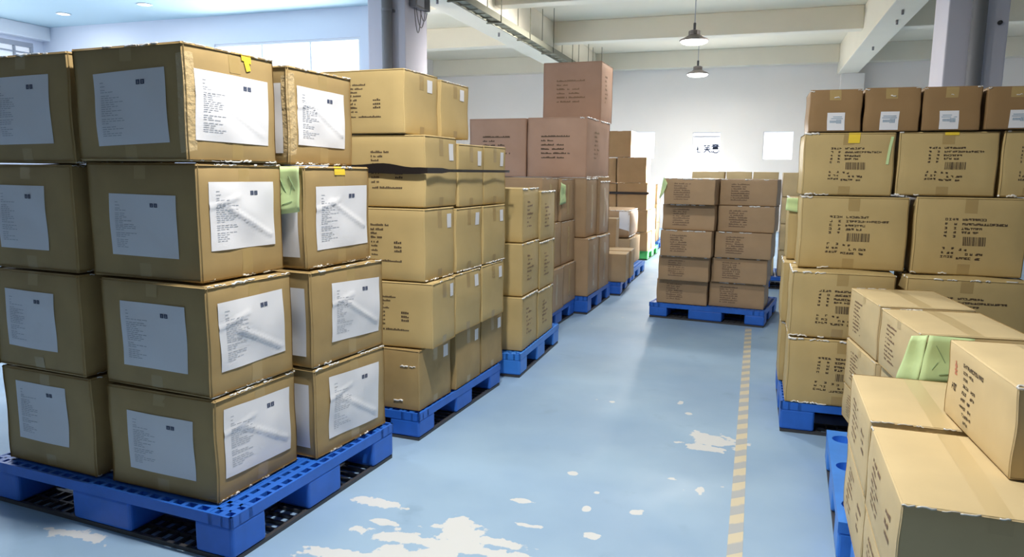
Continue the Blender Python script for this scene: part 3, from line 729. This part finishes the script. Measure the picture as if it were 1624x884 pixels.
# --- stack H: the centre pallet
def decoH(bx, root):
    k = bx.key; s = seed(k)
    if k.startswith('HB'): return
    print_lines(bx, root, s, 'F', .20, .52, .16, .84, H_LINES, 'stamp', du=.018, hh=.055, dens=.95)
    crinkle(bx, root, [('F', .985, .02, .98)], s, .012, .35 if k[1] == '1' else .65)
    if k == 'H1_5':
        w, d, h = bx.half; h *= 2
        note(bx, root, [(-w-.045, -d-.012, h-.22), (-w+.005, -d-.02, h-.14), (-w+.04, -d-.022, h-.05), (-w-.0, -d-.015, h+.01)], ink=False)
LH = {1: 'bottom', 2: 'second', 3: 'third', 4: 'fourth', 5: 'top'}
for row in (1, 2, 3, 4, 5):
    for col in (1, 2):
        carton('H%d_%d' % (col, row), 'brown', 'brown stamped carton, %s row, %s column of the centre pallet' % (LH[row], {1: 'left', 2: 'right'}[col]), 'brown stamped cartons on the centre pallet', decoH, bulge=.004, r=.007)
        carton('HB%d_%d' % (col, row), 'brown', 'brown carton in the back row of the centre pallet, %s layer' % LH[row], 'back row cartons on the centre pallet', decoH, bulge=.004, r=.007)
# --- row I behind the centre pallet
def decoI(bx, root): pass
for i in range(1, 5):
    for row in (1, 2, 3, 4):
        lab = 'pale tan carton top showing behind the centre stack, %s of four from left' % {1: 'first', 2: 'second', 3: 'third', 4: 'last'}[i] if row == 4 else 'tan carton hidden below the row behind the centre stack'
        carton('I%d_%d' % (i, row), 'pale', lab, 'cartons behind the centre stack' if row == 4 else 'hidden cartons behind the centre stack')
# --- stack R: the right main stack
def decoR(bx, root):
    k = bx.key; s = seed(k)
    if k[:2] == 'RB':
        crinkle(bx, root, [('L', .99, .05, .95), ('F', .99, .01, .3)], s, .012, .3)
        if k == 'RB1_3':
            w, d, h = bx.half; h *= 2
            note(bx, root, [(-w-.02, -d-.012, h-.08), (-w+.09, -d-.014, h-.10), (-w+.10, -d-.012, h-.005), (-w-.015, -d-.010, h-.002)], ink=False)
        return
    row = int(k[3]); col = int(k[1])
    if row == 5:
        u0 = {1: .50-.18+.04, 2: .5-.2+.0, 3: .50-.2, 4: .38}[col]
        p = sticker(bx, root, u0, .04, u0+.33, .45, 'F', 'paper', s)
        tape(bx, 'F', .48, .06/(2*bx.half[0]), .74, 1, root)
        crinkle(bx, root, [('F', .97, .9, .99), ('F', .80, .46, .5), ('F', .95, .0, .05)], s, .006, .2); return
    full = row != 4
    print_R(bx, root, s, 0 if full else .03, 0 if full else -.03)
    tape(bx, 'F', .5, .06/(2*bx.half[0]), .80, 1, root); tape(bx, 'F', .48, .06/(2*bx.half[0]), 0, .15, root)
    crinkle(bx, root, [('F', .985, .0, .15), ('F', .02, .0, .3)]+([('F', .98, .0, 1.0), ('L', .98, .0, 1)] if row < 3 else []), s, .011, .5)
    if k == 'R1_4':
        mb = MB(); bx.patch(mb, 'F', .49, .83, .615, 1.0, .003, 3); mb.out('yellow_sticker', 'yellow', root, True)
        mb = MB(); bx.patch(mb, 'F', .925, .50, .955, .93, .003, 3, skew=.0, rot=-.12); mb.out('yellow_green_strip', 'green', root, True)
    if k == 'R2_4':
        mb = MB(); bx.patch(mb, 'F', .46, .94, .60, 1.0, .003, 3); mb.out('yellow_sticker', 'yellow', root, True)
for row in (1, 2, 3, 4):
    for col in ((1, 2) if row < 4 else (1, 2, 3)):
        ct = {1: 'left end', 2: 'second from the left end', 3: 'third from the left end'}[col]
        if (row, col) == (1, 2): lab = 'tan carton mostly hidden behind the near right cartons'
        else: lab = 'tan carton printed with barcode, %s layer, %s, of right aisle stack' % ({1: 'bottom', 2: 'second', 3: 'third', 4: 'fourth'}[row], ct)
        carton('R%d_%d' % (col, row), 'tan', lab, 'tan printed cartons of the right aisle stack', decoR, bulge=.008)
for col in (1, 2, 3, 4):
    carton('R%d_5' % col, 'rust', 'small brown carton with square white sticker, %s on top of right stack' % {1: 'leftmost', 2: 'second from left', 3: 'third from left', 4: 'rightmost'}[col], 'small brown cartons on top of the right stack', decoR, bulge=.004)
for row in (1, 2, 3):
    carton('RB1_%d' % row, 'tan', 'film-wrapped tan carton in second row of right stack, %s layer' % LAY[row], 'second row cartons of the right aisle stack', decoR)
# --- T and S: the near right pallets, seen from above
def decoT(bx, root):
    k = bx.key; s = seed(k)
    if k in ('Ta', 'Tb', 'T1', 'T1b', 'T0', 'T0b'):
        print_lines(bx, root, s, 'L', .20, .48, .18, .82, [1, .9, .6, 1, .8, .9, 1, .7, 1], 'faint', du=.03)
        tape(bx, 'L', .5, .05/(2*bx.half[1]), .84, 1, root, 'paletape')
        crinkle(bx, root, [('L', .99, .85, .99), ('T', .98, .0, .4)], s, .006, .4)
    if k == 'Tb':
        w, d, h = bx.half; h *= 2
        note(bx, root, [(-w-.004, -d-.045, h-.19), (-w+.19, -d-.05, h-.19), (-w+.19, -d-.012, h-.01), (-w+.03, -d-.012, h-.005)])
        note(bx, root, [(-w-.07, -d+.01, h-.20), (-w-.004, -d-.045, h-.19), (-w+.03, -d-.012, h-.005), (-w-.022, -d+.01, h-.015)], ink=False)
for k, lab in (('Ta', 'tan carton with printed side, upper far one behind the green note'), ('Tb', 'tan carton with green paper note hung on its front edge'),
               ('T1', 'tan carton with tape, directly under the far upper near-right carton'), ('T1b', 'tan carton under the one with the green note'),
               ('T0', 'low tan carton at the bottom, far end of near-right row'), ('T0b', 'low tan carton at the bottom, under the green note')):
    carton(k, 'pale', lab, 'tan cartons of the far near-right pallet', decoT)
def decoS(bx, root):
    k = bx.key; s = seed(k)
    if k == 'Sf':
        rd = random.Random(3); mb = MB()
        for i, segs in enumerate(([(.27, .56)], [(.27, .32), (.36, .42)], [(.27, .33)], [(.27, .36), (.40, .47)], [(.27, .32), (.40, .46)], [(.27, .34), (.37, .41)], [(.27, .36), (.40, .43)], [(.32, .46)], [(.35, .42)])):
            for a, b in segs:
                u = a
                while u < b: glyph(bx, mb, 'L', u, .77-.083*i, .020, .040 if i else .05, rd); u += .024
        for u in (.10, .125, .15): glyph(bx, mb, 'L', u, .40, .022, .09, rd)
        mb.out('printed_marks', 'ink', root)
        mb = MB()
        for a, b, c, e in ((.12, .60, .16, .63), (.12, .70, .16, .73), (.13, .60, .145, .78), (.115, .65, .165, .67)): bx.patch(mb, 'L', a, b, c, e)
        mb.out('red_emblem', 'red', root)
        crinkle(bx, root, [('T', .02, .0, .1), ('F', .97, .0, .3)], s, .008, .2)
    else:
        print_lines(bx, root, s, 'L', .22, .50, .22, .80, [1, .5, .8, 1, .6, .9, .7], 'faint', du=.03)
        print_lines(bx, root, s+2, 'L', .70, .86, .35, .70, [1, .6, .8], 'faint', du=.03)
        crinkle(bx, root, [('F', .985, .0, .6), ('L', .99, .0, .04)], s, .005, .3)
        tape(bx, 'F', .5, .05/(2*bx.half[0]), .84, 1, root, 'paletape')
for k, lab in (('Se', 'nearest low tan carton at the bottom right, top and dark front showing'), ('Sd', 'low tan carton right behind the nearest bottom right one'),
               ('Sf', 'tan carton with red emblem lying on the near right cartons'), ('S1', 'tan carton under the far near-right carton, facing the aisle'),
               ('S1b', 'tan carton under the nearest bottom right carton, facing the aisle'), ('S2a', 'tan carton beside the near right cartons, right of the aisle row'), ('S2b', 'tan carton beside the nearest bottom right carton, under the red-emblem carton'),
               ('S2c', 'tan carton hidden in the lower right of the near pallet'), ('S2d', 'tan carton hidden in the lower right of the near pallet')):
    carton(k, 'pale', lab, 'tan cartons on the nearest right pallet', decoS, bulge=.005)
# ------------------------------------------------------------------ pallets
def pallet(key, label, m='blue', grid=True, cups=False, group='blue plastic pallets'):
    x, y, z0, a, w, d, h = G[key]
    c = (x+cos(a)*w/2-sin(a)*d/2, y+sin(a)*w/2+cos(a)*d/2, 0)
    root = thing('plastic_pallet', label, 'pallet', c, a, group); X, Y = w/2, d/2; t = .045; e = .012
    h -= .001
    mb = MB()
    if cups:
        # solid deck pierced by round cups along its edges
        import bmesh
        n = 28; zs = (h-t, h); holes = []
        cell = d/5; cols = [(-X, -X+.15), (-X+.15, X-.15), (X-.15, X)]
        def ringed(cx, cy, hx, hy, r):
            b = len(mb.v); m_ = 32
            for z in (h, h-t, h-.10):
                for i in range(m_):
                    t_ = 2*pi*i/m_; mb.v.append((cx+r*cos(t_)*(1 if z > h-.09 else .8), cy+r*sin(t_)*(1 if z > h-.09 else .8), z))
            ob = len(mb.v)
            for z in (h, h-t):
                for i in range(m_):
                    t_ = 2*pi*i/m_; k_ = 1/max(abs(cos(t_)), abs(sin(t_))); mb.v.append((cx+hx*cos(t_)*k_, cy+hy*sin(t_)*k_, z))
            for i in range(m_):
                j = (i+1) % m_
                mb.f += [(b+i, ob+i, ob+j, b+j), (b+j, b+m_+j, b+m_+i, b+i), (b+m_+j, b+2*m_+j, b+2*m_+i, b+m_+i), (ob+i, ob+m_+i, ob+m_+j, ob+j), (ob+m_+i, b+m_+i, b+m_+j, ob+m_+j)]
            mb.f.append(tuple(b+2*m_+i for i in range(m_)))
        cy = Y
        for c_ in (.25, .50, d-.75):
            for sx in (-1, 1): ringed(sx*(X-.075), cy-c_/2, .075, c_/2, .055)
            cy -= c_
        mb.box(-X+.15, -Y, h-t, X-.15, Y, h)
    else:
        # rim, then an open lattice of thin ribs
        b = .055
        mb.box(-X, -Y, h-t, X, -Y+.012, h).box(-X, Y-.012, h-t, X, Y, h).box(-X, -Y, h-t, -X+.012, Y, h).box(X-.012, -Y, h-t, X, Y, h)
        for o_, s_ in ((0.042, .012), (.095, .02)):
            mb.box(-X, -Y+o_, h-t, X, -Y+o_+s_, h-.0005).box(-X, Y-o_-s_, h-t, X, Y-o_, h-.0005).box(-X+o_, -Y, h-t, -X+o_+s_, Y, h-.0005).box(X-o_-s_, -Y, h-t, X-o_, Y, h-.0005)
        nx = int(w/.062); ny = int(d/.062)
        for i in range(1, nx): xx = -X+w*i/nx; mb.box(xx-.010, -Y+.005, h-t, xx+.010, Y-.005, h-.001)
        for i in range(1, ny): yy = -Y+d*i/ny; mb.box(-X+.005, yy-.010, h-t, X-.005, yy+.010, h-.0015)
    mb.out('deck', m, root)
    fw_, cw = .19, .34
    for i, (fx, wx) in enumerate(((-X+fw_/2, fw_), (0, cw), (X-fw_/2, fw_))):
        for j, (fy, wy) in enumerate(((-Y+fw_/2, fw_), (0, .24), (Y-fw_/2, fw_))):
            f = MB().box(fx-wx/2+.0005, fy-wy/2+.0005, .018, fx+wx/2-.0005, fy+wy/2-.0005, h-t+.004)
            bevel(f.out('foot', m, root), .014, 3)
    f = MB()
    for yy in (-Y+.09, 0, Y-.09):
        f.box(-X+.006, yy-.085, 0, X-.006, yy-.068, .018).box(-X+.006, yy+.068, 0, X-.006, yy+.085, .018).box(-X+.006, yy-.006, 0, X-.006, yy+.006, .018)
        k = -X+.02
        while k < X-.02: f.box(k, yy-.068, .001, k+.012, yy+.068, .017); k += .06
    for xx in (-X+.09, 0, X-.09):
        f.box(xx-.085, -Y+.006, .0005, xx-.068, Y-.006, .0175).box(xx+.068, -Y+.006, .0005, xx+.085, Y-.006, .0175)
        k = -Y+.02
        while k < Y-.02: f.box(xx-.068, k, .0012, xx+.068, k+.012, .0168); k += .06
    f.out('bottom_lattice', 'dark', root)
    return root
pallet('pA', 'blue plastic pallet under the nearest left stack of white-labelled cartons')
pallet('pB', 'blue plastic pallet under the second left stack of tan cartons')
pallet('pC', 'lighter blue plastic pallet under the third left stack', 'lblue')
pallet('pD', 'dark blue pallet between the third left stack and the pinkish stack')
pallet('pE', 'blue plastic pallet under the stack of large pinkish cartons')
pallet('pF', 'blue pallet under the low cartons beyond the pinkish stack')
pallet('pK', 'light blue pallet under the large film-wrapped bundle', 'lblue')
pallet('pG', 'green plastic pallet under the tall far left stack', 'gplastic', group='green pallets')
pallet('pL', 'farthest blue pallet behind the green one', 'lblue')
pallet('pH', 'blue plastic pallet under the centre stack in the aisle')
pallet('pR', 'blue plastic pallet under the right aisle stack of printed cartons')
pallet('pT', 'light blue pallet with round cups protruding under near right cartons', 'lblue', cups=True)  # light on both cup pallets is put into their lighter blue
pallet('pS', 'light blue pallet hidden under the nearest right cartons', 'lblue', cups=True)
for k in ('pI1', 'pI2'): pallet(k, 'blue pallet hidden behind the centre stack')
# ------------------------------------------------------------------ black stretch bands round two stacks
def loop_band(name, label, corners, zf, hf, sag, nseg=14, t=.003):
    mb = MB(); P = corners+[corners[0]]; n = 0
    for k, (a, b) in enumerate(zip(P, P[1:])):
        m_ = nseg
        for i in range(m_+(1 if k == len(P)-2 else 0)):
            u = i/m_; x = a[0]+(b[0]-a[0])*u; y = a[1]+(b[1]-a[1])*u; z, hh = zf(k, u), hf(k, u)
            dx, dy = b[0]-a[0], b[1]-a[1]; l = math.hypot(dx, dy); ox, oy = dy/l*t, -dx/l*t
            mb.v += [(x, y, z-hh/2), (x, y, z+hh/2), (x+ox, y+oy, z+hh/2), (x+ox, y+oy, z-hh/2)]; n += 1
    for i in range(n-1):
        q = i*4
        for s_ in range(4): mb.f.append((q+s_, q+(s_+1) % 4, q+4+(s_+1) % 4, q+4+s_))
    return tag(mb.out(name, 'strap'), label, 'stretch band')
def rect_of(keys, off):
    x, y, z0, a, w, d, z1 = G[keys[0]]; x2, y2, _, _, w2, d2, _ = G[keys[1]]
    D = (x2-x)*-sin(a)+(y2-y)*cos(a)+d2; w = max(w, w2)
    pt = lambda u, v: (x+cos(a)*u-sin(a)*v, y+sin(a)*u+cos(a)*v)
    return [pt(-off, -off), pt(w+off, -off), pt(w+off, D+off), pt(-off, D+off)]
zB = (G['B1_4'][2]+G['B1_4'][6])/2+.005
loop_band('stretch_band', 'black stretch film band sagging round the fourth layer of second left stack', rect_of(('B1_4', 'B3_4'), .012),
          lambda k, u: zB+(-.006*sin(9*u)+.004 if k == 0 else 0), lambda k, u: .058-.022*u*u+.006*sin(13*u) if k == 0 else (.03 if k == 1 and u < .15 else .016), 0)
mb = MB().tube([(G['B1_4'][0]+.62, G['B1_4'][1]+.10, zB-.002), (G['B1_4'][0]+.622, G['B1_4'][1]+.13, zB-.03), (G['B1_4'][0]+.622, G['B1_4'][1]+.12, zB-.05)], .007)
zG = G['G3'][2]+(G['G3'][6]-G['G3'][2])*.62
loop_band('stretch_band', 'thin black band round the tall dark brown far left stack', rect_of(('G3b', 'G3b'), .02)[:1]+rect_of(('G3', 'G3'), .02)[1:3]+rect_of(('G3b', 'G3b'), .02)[3:], lambda k, u: zG, lambda k, u: .04, 0, 4)
# ------------------------------------------------------------------ aisle line, striped with worn tape
lm = bpy.data.materials.new('hazard_tape'); lm.use_nodes = True; nt = lm.node_tree; b = nt.nodes['Principled BSDF']; b.inputs['Roughness'].default_value = .6
tc = nt.nodes.new('ShaderNodeTexCoord'); sp = nt.nodes.new('ShaderNodeSeparateXYZ'); nt.links.new(tc.outputs['Object'], sp.inputs[0])
def mth(op, a, c=None):
    n = nt.nodes.new('ShaderNodeMath'); n.operation = op
    for i, v in enumerate((a, c)):
        if v is None: continue
        if isinstance(v, (int, float)): n.inputs[i].default_value = v
        else: nt.links.new(v, n.inputs[i])
    return n.outputs[0]
st = mth('FRACT', mth('MULTIPLY', mth('SUBTRACT', sp.outputs[1], mth('MULTIPLY', sp.outputs[0], .8)), 5.6)); nz = nt.nodes.new('ShaderNodeTexNoise'); nz.inputs['Scale'].default_value = 26; nt.links.new(tc.outputs['Object'], nz.inputs['Vector'])
mr = nt.nodes.new('ShaderNodeMapRange'); mr.inputs[1].default_value = .47; mr.inputs[2].default_value = .55; nt.links.new(mth('ADD', st, mth('MULTIPLY', mth('SUBTRACT', nz.outputs['Fac'], .5), .25)), mr.inputs[0])
mx = nt.nodes.new('ShaderNodeMix'); mx.data_type = 'RGBA'; nt.links.new(mr.outputs[0], mx.inputs[0]); mx.inputs[6].default_value = (.40, .43, .46, 1); mx.inputs[7].default_value = (.62, .56, .42, 1); nt.links.new(mx.outputs[2], b.inputs['Base Color'])
o = MB().box(-.034, 1.0, 0, .026, 7.4, .0012).out('floor_tape', lm); tag(o, 'worn yellow and grey striped tape line along the aisle floor', 'floor tape')
# ------------------------------------------------------------------ hanging lamps
def pendant(x, y, z, label, watts=LAMP_W):
    r = thing('pendant_lamp', label, 'lamp', (x, y, z), 0, 'pendant lamps over the aisle')
    MB().lathe([(.245, 0), (.25, .012), (.235, .03), (.14, .075), (.10, .10), (.095, .105)], n=32).out('lamp_shade', 'alu', r, True)
    MB().lathe([(.10, -.050), (.17, -.044), (.215, -.026), (.235, .003)], n=32).out('diffuser', 'lamp', r)
    m_ = MB().lathe([(.085, .10), (.095, .11), (.095, .17), (.06, .185)], n=24)
    for k in range(12): t_ = 2*pi*k/12; m_.box(.094*cos(t_)-.006, .094*sin(t_)-.006, .105, .094*cos(t_)+.006, .094*sin(t_)+.006, .17)
    m_.out('heat_sink', 'alu', r); MB().lathe([(.022, .18), (.024, .30), (.012, .31)], n=12).out('lamp_neck', 'dark', r)
    MB().tube([(0, 0, .30), (0, 0, ZC-z-.03)], .008, 8).out('cord', 'mull', r); MB().lathe([(.05, ZC-z-.035), (.05, ZC-z-.002)], n=16).out('ceiling_cup', 'frame', r)
    l = bpy.data.lights.new('lamp_light', 'AREA'); l.shape = 'DISK'; l.size = .20; l.energy = watts; l.color = (1, .955, .87); lo = bpy.data.objects.new('lamp_light', l); COL.objects.link(lo); lo.parent = r; lo.location = (0, 0, -.056)
    return r
pendant(-1.17, 13.3, 3.76, 'hanging round lamp with lit disc, nearer of the two in view')
pendant(-1.43, 17.5, 3.74, 'hanging round lamp with lit disc, farther and lower in view')
pendant(-.92, 9.2, 3.78, 'hanging round lamp just above the top of the picture', 45)
pendant(-1.08, 2.34, 3.62, 'hanging round lamp over the near aisle, above the picture', NEAR_W)
pendant(-7.25, 14.3, 3.76, 'hanging round lamp added behind the left column to brighten the left bay', 100)  # added out of sight to brighten the left bay
pendant(-.78, 5.5, 3.78, 'hanging round lamp above the picture, before the centre pallet', 42)
# two recessed downlights, and six added above the picture to light the column
for x, y, t_ in ((-10.97, 9.45, 'left'), (-9.1, 9.27, 'right'), (-10.97, 6.6, ''), (-9.1, 6.6, ''), (-7.2, 6.6, ''), (-5.7, 6.6, ''), (-5.7, 4.3, ''), (-7.2, 4.3, '')):
    r = thing('downlight', 'small round recessed light in the bluish ceiling, %s of two' % t_ if t_ else 'small round recessed light added above the picture, left of the aisle', 'ceiling light', (x, y, ZB-.012), 0, 'recessed lights in the bluish ceiling')
    MB().lathe([(.10, .012), (.115, .004), (.11, 0), (.088, .002), (.088, .010)], n=28).out('trim_ring', 'frame', r, True)
    MB().lathe([(.086, .002), (.086, .009)], n=28).out('lens', 'down', r)
    l = bpy.data.lights.new('downlight_light', 'AREA'); l.shape = 'DISK'; l.size = .16; l.energy = 9 if t_ else 26; lo = bpy.data.objects.new('downlight_light', l); COL.objects.link(lo); lo.parent = r; lo.location = (0, 0, -.004)
# ------------------------------------------------------------------ cable tray with hangers, drain pipes, switch box
r = thing('cable_tray', 'grey-green metal cable tray hanging along the left ceiling beam', 'cable tray', (-4.10, 12, 3.85))
for x in (-.10, .10): MB().box(x-.010, -14, 0, x+.010, 8.2, .10 if x > 0 else .06).out('side_rail', 'tray', r)
m_ = MB(); y = -13.9
while y < 8.2: m_.box(-.09, y-.012, .005, .09, y+.012, .02); y += .3
m_.box(-.05, -14, .02, .05, 8.2, .045); m_.out('rungs', 'tray', r)
y = -13.2
while y < 8.0:
    MB().box(-.13, y-.018, -.022, .13, y+.018, 0).out('bracket', 'tray', r)
    for x in (-.118, .118): MB().tube([(x, y, -.02), (x, y, ZC-3.85)], .008, 6).out('hanger_rod', 'tray', r)
    y += 1.56
for x, lab in ((-4.58, 'grey drain pipe on the front of the left column'), (2.0, 'grey drain pipe on the front of the right column')):
    p = thing('drain_pipe', lab, 'pipe', (x, 8.605, 0), 0, 'drain pipes on the columns')
    MB().tube([(0, 0, 0), (0, 0, 4.25)], .068, 20).out('pipe_body', 'pipe', p, True)
    for z in (.6, 2.2, 3.5): MB().box(-.08, .03, z, .08, .074, z+.03).lathe([(.071, 0), (.071, .03)], n=20, z0=z).out('clamp', 'pipe', p)
b_ = thing('switch_box', 'grey electrical box with dangling cables high on the left column', 'electrical box', (-4.348, 9.0, 3.58))
bevel(MB().box(0, -.22, .0, .09, .05, .36).out('box_body', 'greyp', b_), .01); bevel(MB().box(.0, .07, .02, .08, .24, .34).out('switch_housing', 'dark', b_), .01)
MB().box(.09, -.19, .03, .094, .02, .33).out('cover', 'mull', b_); MB().lathe([(.018, 0), (.016, .012)], n=12, cx=.05, cy=.15, z0=-.012).out('gland', 'frame', b_)
for k, (y0, y1, dz) in enumerate(((-.18, .02, .30), (-.12, .14, .22), (.0, .20, .12))):
    pts = [(.05, y0+(y1-y0)*t/12, -dz*sin(pi*t/12)**.8) for t in range(13)]; MB().tube(pts, .006, 6).out('cable', 'greyp', b_, True)
# small fixings on the beams and the sign plate on the right column
for i, (x, y) in enumerate(((-4.6, 10.2), (-4.6, 12.9), (2.0, 13.6), (2.0, 16.2), (1.95, 12.8))):
    tag(MB().lathe([(.02, -.07), (.02, -.002)], n=10).out('conduit_stub', 'greyp', None, True, (x, y, ZB)), 'small grey stub under the %s ceiling beam, %s one' % ('left' if x < 0 else 'right', ('nearer', 'farther', 'middle', 'farthest', 'nearest')[i]), 'conduit stub')
tag(MB().lathe([(.022, 0), (.02, .03)], n=12).out('hook', 'dark', None, True, (2.20, 8.66, 3.02)), 'small dark hook on the front of the right column', 'hook')
bpy.data.objects['hook'].rotation_euler.x = pi/2; bpy.data.objects['hook'].location.y = 8.68
# unseen floodlight behind the stacks, put there to make the back wall glow
fl = thing('added_floodlight', 'small floodlight added behind the stacks to brighten the back wall', 'added_floodlight', (-1.3, 18.9, 0))
bevel(MB().box(-.16, -.14, .42, .16, -.06, .66).out('housing', 'dark', fl), .01)
MB().box(-.14, -.06, .44, .14, -.055, .64).out('lens', 'lamp', fl)
MB().tube([(-.18, -.10, .54), (-.18, -.10, .40), (.18, -.10, .40), (.18, -.10, .54)], .01).out('yoke', 'greyp', fl)
MB().box(-.2, -.2, 0, .2, .0, .02).box(-.02, -.12, .02, .02, -.08, .40).out('foot_stand', 'greyp', fl)
